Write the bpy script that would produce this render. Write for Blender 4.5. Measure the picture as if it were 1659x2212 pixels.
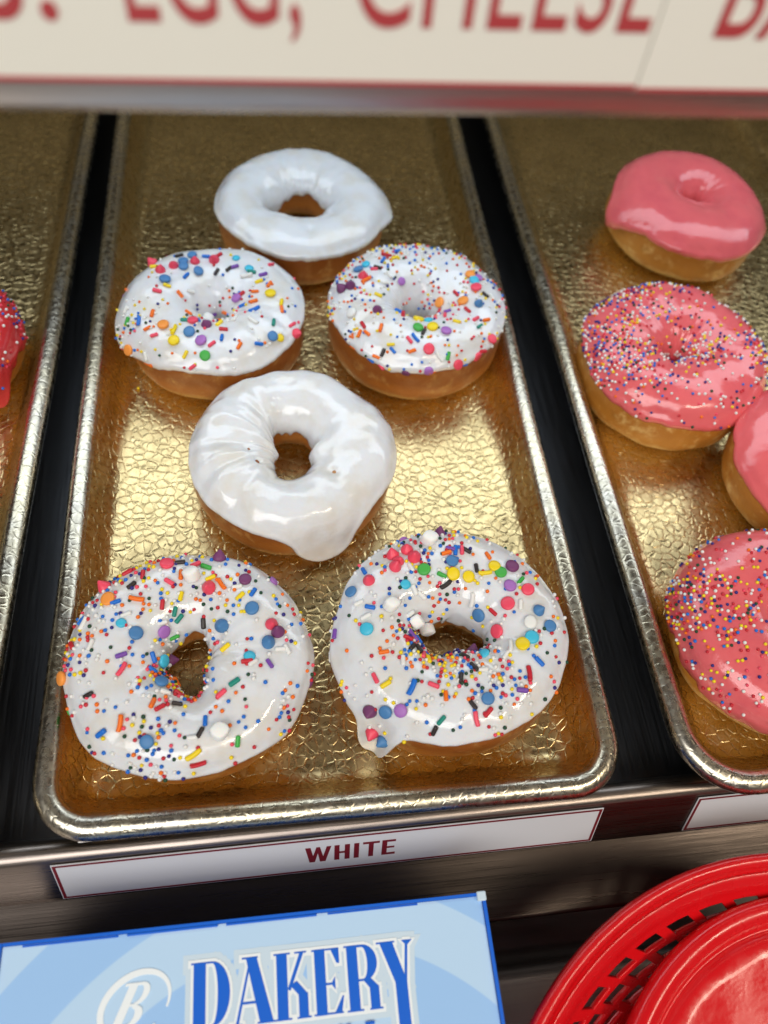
import bpy, bmesh, math, random
from mathutils import Vector, Matrix, noise
from mathutils.bvhtree import BVHTree
S = bpy.context.scene
C = S.collection
PI = math.pi
for o in list(bpy.data.objects): bpy.data.objects.remove(o)

# ------------------------------------------------------------------ camera
cam = bpy.data.objects.new('camera', bpy.data.cameras.new('camera')); C.objects.link(cam); S.camera = cam
cam.location = (-0.02090, -0.06526, 0.34247)
cam.rotation_euler = (0.566624, -0.091326, -0.102333)
cd = cam.data
cd.sensor_fit = 'VERTICAL'; cd.sensor_height = 34.6; cd.lens = 34.6 * 1740 / 2212
cd.clip_start = 0.01; cd.clip_end = 50
cd.dof.use_dof = True; cd.dof.focus_distance = 0.345; cd.dof.aperture_fstop = 6.5
S.render.resolution_x = 768; S.render.resolution_y = 1024
S.view_settings.view_transform = 'Standard'; S.view_settings.look = 'None'
S.view_settings.exposure = 0.0; S.view_settings.gamma = 1.0

# ------------------------------------------------------------------ light
w = bpy.data.worlds.new('World'); S.world = w; w.use_nodes = True
bg = w.node_tree.nodes['Background']; bg.inputs[0].default_value = (0.88, 0.82, 0.80, 1); bg.inputs[1].default_value = 0.09

def lamp(name, loc, target, sx, sy, power, col):
    l = bpy.data.lights.new(name, 'AREA'); l.shape = 'RECTANGLE'; l.size = sx; l.size_y = sy
    l.energy = power; l.color = col
    o = bpy.data.objects.new(name, l); C.objects.link(o); o.location = loc
    d = Vector(target) - Vector(loc)
    o.rotation_euler = d.to_track_quat('-Z', 'Y').to_euler()
    return o
# the long diffuse tube light under the upper shelf
lamp('case_light', (0.05, 0.335, 0.247), (0.05, 0.33, 0.0), 1.3, 0.14, 1.75, (0.80, 0.91, 1.0))
# shop ceiling panels behind and above the photographer
lamp('ceiling_light', (-0.60, -1.00, 1.32), (0, 0.1, 0), 1.7, 0.9, 25, (0.98, 0.98, 0.96))
lamp('ceiling_light', (0.85, -0.65, 1.50), (0, 0.1, 0), 1.2, 0.16, 12, (1.0, 0.88, 0.70))

# ------------------------------------------------------------------ materials
def lin(c):
    return tuple(((x/255+0.055)/1.055)**2.4 if x/255 > 0.04045 else x/255/12.92 for x in c) + (1,)
def mat(name, col, rough=0.5, metal=0.0, spec=0.5, coat=0.0, sss=0.0, sss_r=(1, .6, .4), sss_s=0.002):
    m = bpy.data.materials.new(name); m.use_nodes = True
    b = m.node_tree.nodes['Principled BSDF']
    b.inputs['Base Color'].default_value = tuple(col)[:3] + (1,)
    b.inputs['Roughness'].default_value = rough; b.inputs['Metallic'].default_value = metal
    b.inputs['Specular IOR Level'].default_value = spec
    b.inputs['Coat Weight'].default_value = coat; b.inputs['Coat Roughness'].default_value = 0.06
    if sss:
        b.inputs['Subsurface Weight'].default_value = sss
        b.inputs['Subsurface Radius'].default_value = sss_r; b.inputs['Subsurface Scale'].default_value = sss_s
    return m, m.node_tree.nodes, m.node_tree.links, b
def N(ns, t, **k):
    n = ns.new(t)
    for a, v in k.items(): setattr(n, a, v)
    return n
def math_n(ns, ls, op, a, b=None):
    n = ns.new('ShaderNodeMath'); n.operation = op
    for i, x in enumerate((a, b)):
        if x is None: continue
        if isinstance(x, (int, float)): n.inputs[i].default_value = x
        else: ls.new(x, n.inputs[i])
    return n.outputs[0]
def maprange(ns, ls, x, a, b, c, d, smooth=True):
    n = ns.new('ShaderNodeMapRange'); n.interpolation_type = 'SMOOTHSTEP' if smooth else 'LINEAR'
    ls.new(x, n.inputs[0])
    for i, v in zip((1, 2, 3, 4), (a, b, c, d)): n.inputs[i].default_value = v
    return n.outputs[0]
def mixc(ns, ls, f, a, b):
    n = ns.new('ShaderNodeMix'); n.data_type = 'RGBA'
    if isinstance(f, (int, float)): n.inputs[0].default_value = f
    else: ls.new(f, n.inputs[0])
    for i, x in ((6, a), (7, b)):
        if isinstance(x, tuple): n.inputs[i].default_value = tuple(x)[:3] + (1,)
        else: ls.new(x, n.inputs[i])
    return n.outputs[2]
def noise_n(ns, ls, vec, scale, detail=3, rough=.55):
    n = ns.new('ShaderNodeTexNoise'); n.inputs['Scale'].default_value = scale
    n.inputs['Detail'].default_value = detail; n.inputs['Roughness'].default_value = rough
    if vec: ls.new(vec, n.inputs['Vector'])
    return n
def coords(ns, kind='Object'):
    return ns.new('ShaderNodeTexCoord').outputs[kind]
def bump(ns, ls, h, dist, b, strength=1.0, normal=None):
    n = ns.new('ShaderNodeBump'); n.inputs['Distance'].default_value = dist; n.inputs['Strength'].default_value = strength
    ls.new(h, n.inputs['Height'])
    if normal: ls.new(normal, n.inputs['Normal'])
    ls.new(n.outputs[0], b.inputs['Normal']); return n.outputs[0]

def pebbled(name, col, col2, rough, depth):
    """pressed pebble-texture aluminium, anodised"""
    m, ns, ls, b = mat(name, col, rough, 1.0)
    co = coords(ns)
    wv = noise_n(ns, ls, co, 160, 1)
    add = N(ns, 'ShaderNodeVectorMath', operation='MULTIPLY_ADD'); ls.new(wv.outputs['Color'], add.inputs[0])
    add.inputs[1].default_value = (.0032, .0032, .0032); ls.new(co, add.inputs[2])
    vd = []
    for ft in ('F1', 'F2'):
        v = N(ns, 'ShaderNodeTexVoronoi', feature=ft); v.inputs['Scale'].default_value = 218
        v.inputs['Randomness'].default_value = 1.0
        ls.new(add.outputs[0], v.inputs['Vector']); vd.append(v.outputs['Distance'])
    h = maprange(ns, ls, math_n(ns, ls, 'SUBTRACT', vd[1], vd[0]), 0.02, 0.20, 0, 1)
    fine = noise_n(ns, ls, co, 900, 2)
    hh = math_n(ns, ls, 'ADD', h, math_n(ns, ls, 'MULTIPLY', fine.outputs[0], 0.02))
    big = noise_n(ns, ls, co, 28, 2)
    hh = math_n(ns, ls, 'ADD', hh, math_n(ns, ls, 'MULTIPLY', big.outputs[0], .7))
    bump(ns, ls, hh, depth, b)
    n2 = noise_n(ns, ls, co, 40, 4)
    ls.new(mixc(ns, ls, maprange(ns, ls, n2.outputs[0], .35, .7, 0, 1), tuple(col), tuple(col2)), b.inputs['Base Color'])
    n3 = noise_n(ns, ls, co, 300, 3)
    ls.new(maprange(ns, ls, n3.outputs[0], .3, .75, rough*.8, rough*1.35), b.inputs['Roughness'])
    return m
M_pan = pebbled('gold_anodised_aluminium', (.71, .54, .27), (.62, .47, .23), 0.28, 0.00014)
M_rim = pebbled('worn_rim_aluminium', (.66, .58, .42), (.54, .50, .43), 0.27, 0.00005)

def brushed(name, col, rough, scale=(6, 400, 400), dist=.00004):
    m, ns, ls, b = mat(name, col, rough, 1.0)
    co = coords(ns)
    mp = N(ns, 'ShaderNodeMapping'); mp.inputs['Scale'].default_value = scale; ls.new(co, mp.inputs[0])
    n = noise_n(ns, ls, mp.outputs[0], 3.0, 4, .7)
    n2 = noise_n(ns, ls, co, 18, 3)
    ls.new(maprange(ns, ls, n.outputs[0], .3, .7, rough*.8, rough*1.3), b.inputs['Roughness'])
    bump(ns, ls, n.outputs[0], dist, b)
    ls.new(mixc(ns, ls, n2.outputs[0], tuple(x*.85 for x in col), tuple(x*1.12 for x in col)), b.inputs['Base Color'])
    return m
M_steel = brushed('brushed_steel', (.30, .25, .22), .30)
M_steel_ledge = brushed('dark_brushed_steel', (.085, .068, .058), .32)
M_steel_dark = brushed('dull_dark_steel', (.17, .175, .19), .38, (400, 6, 400))
M_steel_soft = brushed('satin_steel', (.50, .46, .43), .32)
M_steel_counter = brushed('grey_brown_counter_steel', (.42, .38, .35), .45)

def make_icing(name, col, col2, rough=.16, translucent=.3):
    m, ns, ls, b = mat(name, col, rough, 0, .5, coat=.35, sss=translucent, sss_s=.0025)
    co = coords(ns)
    n = noise_n(ns, ls, co, 60, 4)
    ls.new(mixc(ns, ls, maprange(ns, ls, n.outputs[0], .4, .72, 0, 1), tuple(col), tuple(col2)), b.inputs['Base Color'])
    n2 = noise_n(ns, ls, co, 260, 3); n3 = noise_n(ns, ls, co, 75, 2)
    h = math_n(ns, ls, 'ADD', math_n(ns, ls, 'MULTIPLY', n2.outputs[0], .25), n3.outputs[0])
    bump(ns, ls, h, .0007, b)
    n4 = noise_n(ns, ls, co, 35, 3)
    ls.new(maprange(ns, ls, n4.outputs[0], .35, .7, rough*.55, rough*1.7), b.inputs['Roughness'])
    return m
M_ice_w = make_icing('white_icing', (.75, .76, .785), (.71, .68, .63), .15)
M_ice_p = make_icing('pink_icing', (.78, .145, .155), (.72, .12, .14), .16, .2)
M_ice_r = make_icing('red_icing', (.62, .035, .04), (.55, .03, .035), .2, .15)

def make_dough(name, top, mid, low, mottled=.5):
    m, ns, ls, b = mat(name, mid, .42, 0, .45, coat=.15, sss=.15, sss_s=.003)
    co = coords(ns)
    sp = N(ns, 'ShaderNodeSeparateXYZ'); ls.new(co, sp.inputs[0])
    n = noise_n(ns, ls, co, 55, 5, .6)
    z = math_n(ns, ls, 'ADD', sp.outputs[2], math_n(ns, ls, 'MULTIPLY', math_n(ns, ls, 'SUBTRACT', n.outputs[0], .5), .012*mottled*2))
    f1 = maprange(ns, ls, z, .005, .012, 0, 1)
    c1 = mixc(ns, ls, f1, tuple(low), tuple(mid))
    f2 = maprange(ns, ls, z, .013, .022, 0, 1)
    c2 = mixc(ns, ls, f2, c1, tuple(top))
    n2 = noise_n(ns, ls, co, 120, 5, .65)
    c3 = mixc(ns, ls, maprange(ns, ls, n2.outputs[0], .5, .75, 0, mottled), c2, tuple(low))
    n5 = noise_n(ns, ls, co, 70, 3)
    c4 = mixc(ns, ls, maprange(ns, ls, n5.outputs[0], .52, .75, 0, .6), c3, tuple(x*.6 for x in mid))
    ls.new(c4, b.inputs['Base Color'])
    n3 = noise_n(ns, ls, co, 420, 4, .7); n4 = noise_n(ns, ls, co, 90, 3)
    h = math_n(ns, ls, 'ADD', math_n(ns, ls, 'MULTIPLY', n3.outputs[0], .3), n4.outputs[0])
    bump(ns, ls, h, .0008, b)
    ls.new(maprange(ns, ls, n4.outputs[0], .3, .7, .3, .55), b.inputs['Roughness'])
    return m
M_dough = make_dough('fried_dough', (.29, .085, .013), (.42, .14, .020), (.74, .44, .13), .45)
M_dough_g = make_dough('golden_dough', (.46, .18, .026), (.52, .22, .032), (.76, .50, .18), .95)

PAL = dict(r=(.56, .02, .035), o=(.88, .17, .008), y=(.86, .64, .012), b=(.012, .16, .62), k=(.84, .075, .13), w=(.80, .79, .76),
           n=(.035, .026, .024), t=(.012, .25, .19), g=(.05, .40, .06), v=(.19, .07, .38), p=(.20, .045, .15), s=(.06, .50, .70),
           i=(.025, .02, .20), e=(.01, .06, .025))
CM = {}
for k, c in PAL.items():
    CM[k] = mat('candy_' + dict(r='red', o='orange', y='yellow', b='blue', k='coral', w='white', n='chocolate', t='teal', g='green',
        v='violet', p='plum', s='sky', i='indigo', e='forest')[k], c, .38, 0, .4, sss=.12, sss_s=.0008)[0]
DISC = dict(b=(.075, .22, .46), v=(.40, .16, .50), p=(.19, .05, .15), g=(.07, .42, .07), o=(.90, .32, .06))
DM = dict(CM)
for k, c in DISC.items():
    DM[k] = mat('confetti_' + k, c, .45, 0, .35, sss=.12, sss_s=.0008)[0]
M_marsh = mat('marshmallow', (.90, .89, .86), .7, 0, .2, sss=.4, sss_s=.002)[0]
M_label = mat('label_card', (.66, .66, .68), .32, 0, .4)[0]
M_maroon = mat('maroon_ink', (.17, .012, .018), .4)[0]
M_redink = mat('red_ink', (.46, .055, .06), .4)[0]
M_wall = mat('case_back_panel', (.38, .34, .24), .55)[0]
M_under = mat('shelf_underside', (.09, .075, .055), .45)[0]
M_red, ns, ls, b = mat('red_plastic', (.66, .006, .010), .22, 0, .5, coat=.3, sss=.1, sss_r=(1, .1, .1), sss_s=.002)
co = coords(ns); n = noise_n(ns, ls, co, 45, 4); bump(ns, ls, n.outputs[0], .0006, b)
ls.new(maprange(ns, ls, noise_n(ns, ls, co, 90, 4).outputs[0], .3, .7, .16, .34), b.inputs['Roughness'])
M_blue = mat('blue_print_card', (.01, .13, .66), .35)[0]
M_halo = mat('white_print', (.86, .90, .92), .4)[0]
M_halo2 = mat('pale_print', (.60, .72, .82), .4)[0]
M_lid, ns, ls, b = mat('pale_blue_print_card', (.4, .6, .85), .35)
co = coords(ns); sp = N(ns, 'ShaderNodeSeparateXYZ'); ls.new(co, sp.inputs[0])
dx = math_n(ns, ls, 'SUBTRACT', sp.outputs[0], .018); dy = math_n(ns, ls, 'MULTIPLY', math_n(ns, ls, 'SUBTRACT', sp.outputs[1], -.110), 1.0)
r2 = math_n(ns, ls, 'SQRT', math_n(ns, ls, 'ADD', math_n(ns, ls, 'MULTIPLY', dx, dx), math_n(ns, ls, 'MULTIPLY', dy, dy)))
sn = math_n(ns, ls, 'SINE', math_n(ns, ls, 'MULTIPLY', r2, 2*PI/.040))
ls.new(mixc(ns, ls, maprange(ns, ls, sn, -.06, .06, 0, 1), (.50, .69, .90), (.35, .57, .89)), b.inputs['Base Color'])

# ------------------------------------------------------------------ helpers
def link(name, me, m, parent=None, smooth=False):
    if isinstance(me, bmesh.types.BMesh):
        bm = me; me = bpy.data.meshes.new(name); bm.to_mesh(me); bm.free()
    if m and not me.materials: me.materials.append(m)
    if smooth:
        for p in me.polygons: p.use_smooth = True
    o = bpy.data.objects.new(name, me); C.objects.link(o)
    if parent: o.parent = parent
    return o
def tag(o, label=None, cat=None, group=None, kind=None):
    if label: o['label'] = label
    if cat: o['category'] = cat
    if group: o['group'] = group
    if kind: o['kind'] = kind
    return o
def thing(name, label, cat, loc=(0, 0, 0), rz=0, group=None):
    o = bpy.data.objects.new(name, None); C.objects.link(o); o.location = loc; o.rotation_euler = (0, 0, rz)
    o.empty_display_size = .02
    return tag(o, label, cat, group)
def box_bm(x0, x1, y0, y1, z0, z1, bev=0, bm=None):
    own = bm is None
    if own: bm = bmesh.new()
    vs = [bm.verts.new((x, y, z)) for x in (x0, x1) for y in (y0, y1) for z in (z0, z1)]
    for f in ((0, 1, 3, 2), (4, 6, 7, 5), (0, 4, 5, 1), (2, 3, 7, 6), (0, 2, 6, 4), (1, 5, 7, 3)):
        bm.faces.new([vs[i] for i in f])
    if own:
        bmesh.ops.recalc_face_normals(bm, faces=bm.faces)
        if bev: bmesh.ops.bevel(bm, geom=list(bm.edges), offset=bev, segments=3, affect='EDGES', profile=.5)
    return bm
def sweep_bm(prof, x0, x1, n=1):
    """extrude a yz profile along x"""
    bm = bmesh.new(); rows = []
    for i in range(n+1):
        x = x0 + (x1-x0)*i/n
        rows.append([bm.verts.new((x, y, z)) for y, z in prof])
    for a, b_ in zip(rows, rows[1:]):
        for i in range(len(prof)-1): bm.faces.new((a[i], a[i+1], b_[i+1], b_[i]))
    bmesh.ops.recalc_face_normals(bm, faces=bm.faces)
    return bm
def poly_bm(polys, z0, h, bm=None, step=0.0):
    """flat prisms from 2-D outlines"""
    bm = bm or bmesh.new()
    for k, p in enumerate(polys):
        zt = z0 + h + step*k
        top = [bm.verts.new((x, y, zt)) for x, y in p]; bot = [bm.verts.new((x, y, z0)) for x, y in p]
        bm.faces.new(top)
        for i in range(len(p)):
            j = (i+1) % len(p); bm.faces.new((top[i], bot[i], bot[j], top[j]))
    bmesh.ops.recalc_face_normals(bm, faces=bm.faces)
    return bm
def rect(x0, y0, x1, y1): return [(x0, y0), (x1, y0), (x1, y1), (x0, y1)]
def text_mesh(body, size, offset=0, sx=1.0, depth=.0001, shear=0, align='LEFT', space=1.0):
    cu = bpy.data.curves.new('t', 'FONT'); cu.body = body; cu.size = size; cu.offset = offset; cu.extrude = depth
    cu.shear = shear; cu.align_x = align; cu.space_character = space
    t = bpy.data.objects.new('t', cu); C.objects.link(t)
    dg = bpy.context.evaluated_depsgraph_get(); dg.update()
    me = bpy.data.meshes.new_from_object(t.evaluated_get(dg))
    bpy.data.objects.remove(t)
    for v in me.vertices: v.co.x *= sx
    me.materials.clear()
    return me
# ------------------------------------------------------------------ the case
ROT = 0.0134
# lower deck under the trays and the sloped front lip
sh = thing('display_shelf', 'brushed steel display shelf with sloped front lip carrying the flavour labels', 'shelf', (0, 0, 0), ROT)
link('well_floor', box_bm(-.9, .9, .0095, .80, -.034, -.030), M_steel_dark, sh)
for x0, x1 in ((-.36, -.150), (-.103, .110), (.166, .38), (.42, .60), (-.62, -.40)):
    link('tray_rail', box_bm(x0, x1, .004, .78, -.0045, -.0008, .0008), M_steel_soft, sh)
prof = [(.030, -.070), (.012, -.060), (.0085, -.006), (.0065, -.0022), (.0040, -.0006), (.0015, -.0004), (-.0005, -.0012), (-.0020, -.0030),
        (-.0105, -.0280), (-.0112, -.0300), (-.0104, -.0318), (-.0075, -.0325), (.004, -.0325)]
link('front_lip', sweep_bm(prof, -.9, .9), M_steel, sh, True)
# ledge, recess and counter
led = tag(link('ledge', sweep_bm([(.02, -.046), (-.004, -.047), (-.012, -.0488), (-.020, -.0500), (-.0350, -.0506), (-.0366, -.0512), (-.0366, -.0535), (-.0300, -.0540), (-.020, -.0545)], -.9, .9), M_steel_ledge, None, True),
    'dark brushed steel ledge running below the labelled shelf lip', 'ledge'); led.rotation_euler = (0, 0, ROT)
ct = tag(link('counter', sweep_bm([(.0, -.100), (-.045, -.100), (-.0500, -.0985), (-.0530, -.092), (-.0545, -.072), (-.0565, -.066), (-.0610, -.0640), (-.075, -.0635), (-.60, -.0635)], -.9, .9), M_steel_counter, None, True),
    kind='structure'); ct.rotation_euler = (0, 0, ROT)
bw = tag(link('back_wall', box_bm(-.9, .9, .80, .81, -.08, .9), M_wall), kind='structure')
# upper shelf with rounded nose
us = thing('upper_shelf', 'blurred steel edge of the shelf above the trays', 'shelf', (0, 0, .0))
us.rotation_euler = (0, -0.0185, 0)
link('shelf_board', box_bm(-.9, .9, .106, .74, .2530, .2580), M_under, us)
nose = []
for i in range(13):
    a = -PI*.08 - PI*.84*i/12
    nose.append((.1052 + .0052*math.cos(PI+PI*i/12*.0) + .0, 0))
nose = [(.0995, .2820), (.0995, .2480)] + [(.1040 - .0050*math.cos(t), .2448 - .0050*math.sin(t)) for t in [PI*k/14 for k in range(1, 14)]] + [(.1090, .2460), (.1090, .2530)]
link('front_rail', sweep_bm(nose, -.9, .9), M_steel_soft, us, True)

def label_frame(bm_w, bm_h, t, z):
    return poly_bm([rect(0, 0, bm_w, t), rect(0, bm_h-t, bm_w, bm_h), rect(0, t, t, bm_h-t), rect(bm_w-t, t, bm_w, bm_h-t)], z, .00006)
def put(o, origin, ex, ey):
    """place a mesh modelled in local xy on the plane spanned by ex, ey"""
    ex = Vector(ex).normalized(); ez = ex.cross(Vector(ey)).normalized(); ey = ez.cross(ex)
    m = Matrix((ex, ey, ez)).transposed().to_4x4(); m.translation = Vector(origin); o.matrix_world = m

# upper signs
def top_sign(x0, x1, words, label, tilt, dz):
    t = thing('menu_sign', label, 'sign')
    wd = x1-x0
    link('sign_card', poly_bm([rect(0, 0, wd, .034)], 0, .0006), M_sign, t)
    link('border_line', poly_bm([rect(0, .0001, wd, .0011)], .00062, .0001), M_redink, t)
    for body, px, wpx in words:
        me = text_mesh(body, .0200, .00015, 1.0, .0001, space=1.08)
        xs = [v.co.x for v in me.vertices]; k = wpx/(max(xs)-min(xs)); mn = min(xs)
        for v in me.vertices: v.co.x = (v.co.x-mn)*k; v.co.y *= 1.35
        o = link('lettering', me, M_redink, t); o.location = (px-x0, .0122, .00075); o.rotation_euler = (0, 0, tilt)
    put(t, (x0, .0992, .2484+dz + math.sin(.0185)*x0), (math.cos(.0185), 0, math.sin(.0185)), (-math.sin(.0185), 0.0, math.cos(.0185)))
    return t
M_sign = mat('cream_sign_card', (.86, .84, .74), .4)[0]
top_sign(-.30, .0594, [('S.', -.0725, .0150), ('EGG,', -.0450, .0325), ('CHEESE', -.0020, .0600)], 'blurred cream sign reading EGG, CHEESE in red letters on the upper shelf edge', 0.0, 0)
top_sign(.0597, .30, [('BA', .0722, .0215)], 'blurred cream sign beginning with BA at the right end of the upper shelf edge', -.012, -.0006)

# flavour labels on the sloped lip
nv = Vector((0, -.025, .0085)).normalized()
def lip_label(x0, x1, label):
    t = thing('flavour_label', label, 'label')
    wd = x1-x0
    link('label_card', poly_bm([rect(0, 0, wd, .0262)], 0, .0004), M_label, t)
    link('border_line', label_frame(wd-.0008, .0254, .0012, .00042), M_maroon, t).location = (.0004, .0004, 0)
    ex = Vector((math.cos(ROT), math.sin(ROT), 0)); up = Vector((-math.sin(ROT)*.0085, .0085, .025))
    o = Vector((0, 0, 0)) + ex*x0 + Vector((0, -.01050, -.0275)) + Vector((0, -.00035, .00010))
    put(t, o, ex, up); return t
wl = lip_label(-.1125, .1115, 'white flavour label with maroon border reading WHITE on the shelf lip')
lip_label(.1545, .372, 'blank left end of the white label under the pink doughnut tray')
# WHITE : heavy stems and thin bars
W_ = [[(0, 1), (.22, 1), (.40, .0), (.17, 0)], [(.27, 0), (.49, 0), (.67, 1), (.50, 1)], [(.50, 1), (.67, 1), (.86, 0), (.62, 0)], [(.72, 0), (.93, 0), (1.16, 1), (.95, 1)]]
W_ = [[(0, 1), (.24, 1), (.43, 0), (.19, 0)], [(.24, 0.001), (.43, 0.001), (.66, 1), (.50, 1)], [(.50, 1.001), (.66, 1.001), (.88, 0), (.66, 0)], [(.72, 0.001), (.91, 0.001), (1.17, 1), (.96, 1)]]
def sh_(p, dx, k=1.0): return [[(x*k+dx, y) for x, y in q] for q in p]
H_ = [rect(0, 0, .23, 1), rect(.47, 0, .70, 1), rect(.229, .44, .471, .56)]
I_ = [rect(0, 0, .23, 1)]
T_ = [rect(.27, 0, .49, .871), rect(0, .87, .76, 1)]
E_ = [rect(0, 0, .23, 1), rect(.229, .87, .62, 1), rect(.229, .45, .57, .56), rect(.229, 0, .62, .13)]
polys = sh_(W_, 0) + sh_(H_, 1.31) + sh_(I_, 2.20) + sh_(T_, 2.60) + sh_(E_, 3.48)
hgt = .0116; kx = .0375/4.10
polys = [[(x*kx, y*hgt) for x, y in p] for p in polys]
o = link('lettering', poly_bm(polys, .00045, .00005, None, .000004), M_maroon, wl); o.location = (.0978, .0078, 0)

# trays
def tray(label, cx, fy, rot, corner=.024, Wd=.235, L=.66):
    t = thing('display_tray', label, 'tray', (cx, fy, 0), rot, 'gold pebbled display trays side by side')
    def ring(d, z, n=10):
        pts = []; r = max(corner-d, .004)
        x0, x1, y0, y1 = -Wd/2+d, Wd/2-d, d, L-d
        for (ax, ay, a0) in ((x1-r, y0+r, -PI/2), (x1-r, y1-r, 0), (x0+r, y1-r, PI/2), (x0+r, y0+r, PI)):
            for k in range(n+1):
                a = a0 + PI/2*k/n; pts.append((ax+r*math.cos(a), ay+r*math.sin(a), z))
        # subdivide long straights so the edge can waver a little
        out = []
        for i, p in enumerate(pts):
            q = pts[(i+1) % len(pts)]
            dd = math.dist(p, q); m = max(1, int(dd/.02)) if dd > .03 else 1
            if dd > .03: m = 24 if abs(p[1]-q[1]) > .1 else 10
            for k in range(m): out.append(tuple(p[j]+(q[j]-p[j])*k/m for j in range(3)))
        return out
    def wob(p):
        v = Vector((p[0]*9+cx*7, p[1]*9, 3.1)); s = noise.noise(v)
        k = min(1, max(0, p[2]/.01))
        return (p[0]+s*.0011*k, p[1]+noise.noise(v*1.3+Vector((5, 5, 5)))*.0008*k, p[2]+noise.noise(v*1.1+Vector((9, 0, 0)))*.0006*k)
    def loft(prof, cap):
        bm = bmesh.new(); rows = [[bm.verts.new(wob(p)) for p in ring(d, z)] for d, z in prof]
        for a, b_ in zip(rows, rows[1:]):
            for i in range(len(a)):
                j = (i+1) % len(a); bm.faces.new((a[i], a[j], b_[j], b_[i]))
        if cap: bm.faces.new(rows[-1])
        bmesh.ops.recalc_face_normals(bm, faces=bm.faces)
        return bm
    rc, rz_, rr = .0050, .0150, .0050
    rim = [(rc-rr*math.cos(a)*1.0, rz_+rr*math.sin(a)) for a in [math.radians(-62)+math.radians(228)*k/16 for k in range(17)]]
    r_ = link('rolled_rim', loft(rim, False), M_rim, t, True)
    wall = [(.0099, .0162), (.0110, .0142), (.0125, .0112), (.0150, .0068), (.0172, .0036), (.0198, .0016), (.0232, .0006), (.027, .0004)]
    bm = loft(wall, True)
    bmesh.ops.recalc_face_normals(bm, faces=bm.faces)
    p_ = link('pan', bm, M_pan, t, True)
    for f in p_.data.polygons:
        if len(f.vertices) > 8: f.use_smooth = False
    for me in (p_.data, r_.data):
        # make normals point up / outward
        if me is p_.data and me.polygons[-1].normal.z < 0: me.flip_normals()
    return t
tray('gold pebbled tray of white iced doughnuts in the middle', 0, 0, 0.0)
tray('gold pebbled tray of pink iced doughnuts right of the middle', .2585, -.0035, .0110, .031)
tray('gold pebbled tray holding the red iced doughnut at the left edge', -.2535, -.004, -.0175)

# ------------------------------------------------------------------ bakery box
bx = thing('bakery_box', 'pale blue cardboard bakery box with bold blue lettering in front of the shelf', 'box', (-.0360, -.0302, -.0625), .004)
HW, D, Ht = .0880, .185, .0725
link('lid', box_bm(-HW+.0014, HW-.0014, -D, -.0012, Ht-.0022, Ht-.0008), M_lid, bx).location = (0, 0, 0)
bm = bmesh.new()
box_bm(-HW, -HW+.0012, -D, 0, 0, Ht, bm=bm); box_bm(HW-.0012, HW, -D, 0, 0, Ht+.0004, bm=bm); box_bm(-HW+.0013, HW-.0013, -.0011, 0, 0, Ht-.0002, bm=bm)
box_bm(-HW+.0013, HW-.0013, -D, -D+.001, 0, Ht-.0025, bm=bm)
bmesh.ops.recalc_face_normals(bm, faces=bm.faces)
link('side_wall', bm, M_blue, bx)
random.seed(5)
for (a, b_, hh) in ((-.080, -.047, .0003), (-.044, -.012, .0008), (-.009, .024, .0006), (.028, .062, .0003)):
    o = link('closing_tab', box_bm(a, b_, -.0020, -.0012, Ht-.0010, Ht-.0010+hh, .0002), M_blue, bx)
link('corner_crease', box_bm(HW-.0032, HW+.0003, -.0030, .0004, Ht-.0015, Ht+.0012, .0005), M_halo2, bx)
# ring-and-letter emblem and BAKERY lettering, modelled on the lid in box coordinates (x right, y away)
LZ = Ht-.0008
def ell(cx, cy, ax, ay, rot, a0, a1, w0, w1, n=48):
    out, inn = [], []
    for k in range(n+1):
        f = k/n; a = a0+(a1-a0)*f; wd = (w0+(w1-w0)*math.sin(f*PI))/2
        for lst, s in ((out, 1), (inn, -1)):
            x = (ax+wd*s)*math.cos(a); y = (ay+wd*s)*math.sin(a)
            lst.append((cx+x*math.cos(rot)-y*math.sin(rot), cy+x*math.sin(rot)+y*math.cos(rot)))
    return [[out[i], out[i+1], inn[i+1], inn[i]] for i in range(n)]
def arcband(cx, cy, ro, ho, ri, hi, a0, a1, n=16):
    o_ = [(cx+ro*math.cos(a0+(a1-a0)*k/n), cy+ho*math.sin(a0+(a1-a0)*k/n)) for k in range(n+1)]
    i_ = [(cx+ri*math.cos(a0+(a1-a0)*k/n), cy+hi*math.sin(a0+(a1-a0)*k/n)) for k in range(n+1)]
    return [[o_[k], o_[k+1], i_[k+1], i_[k]] for k in range(n)]
def grow(p, g):
    """expand a convex outline by g"""
    n = len(p); ar = sum(p[i][0]*p[(i+1) % n][1]-p[(i+1) % n][0]*p[i][1] for i in range(n))
    if ar < 0: p = p[::-1]
    out = []
    for i in range(n):
        a, b_, c = Vector(p[i-1]), Vector(p[i]), Vector(p[(i+1) % n])
        e1 = (b_-a); e2 = (c-b_)
        if e1.length < 1e-9 or e2.length < 1e-9: out.append(tuple(b_)); continue
        e1.normalize(); e2.normalize()
        n1 = Vector((e1.y, -e1.x)); n2 = Vector((e2.y, -e2.x)); m_ = n1+n2
        if m_.length < 1e-6: m_ = n1
        m_.normalize(); k = 1/max(.75, m_.dot(n1)); out.append(tuple(b_+m_*g*k))
    return out
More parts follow.
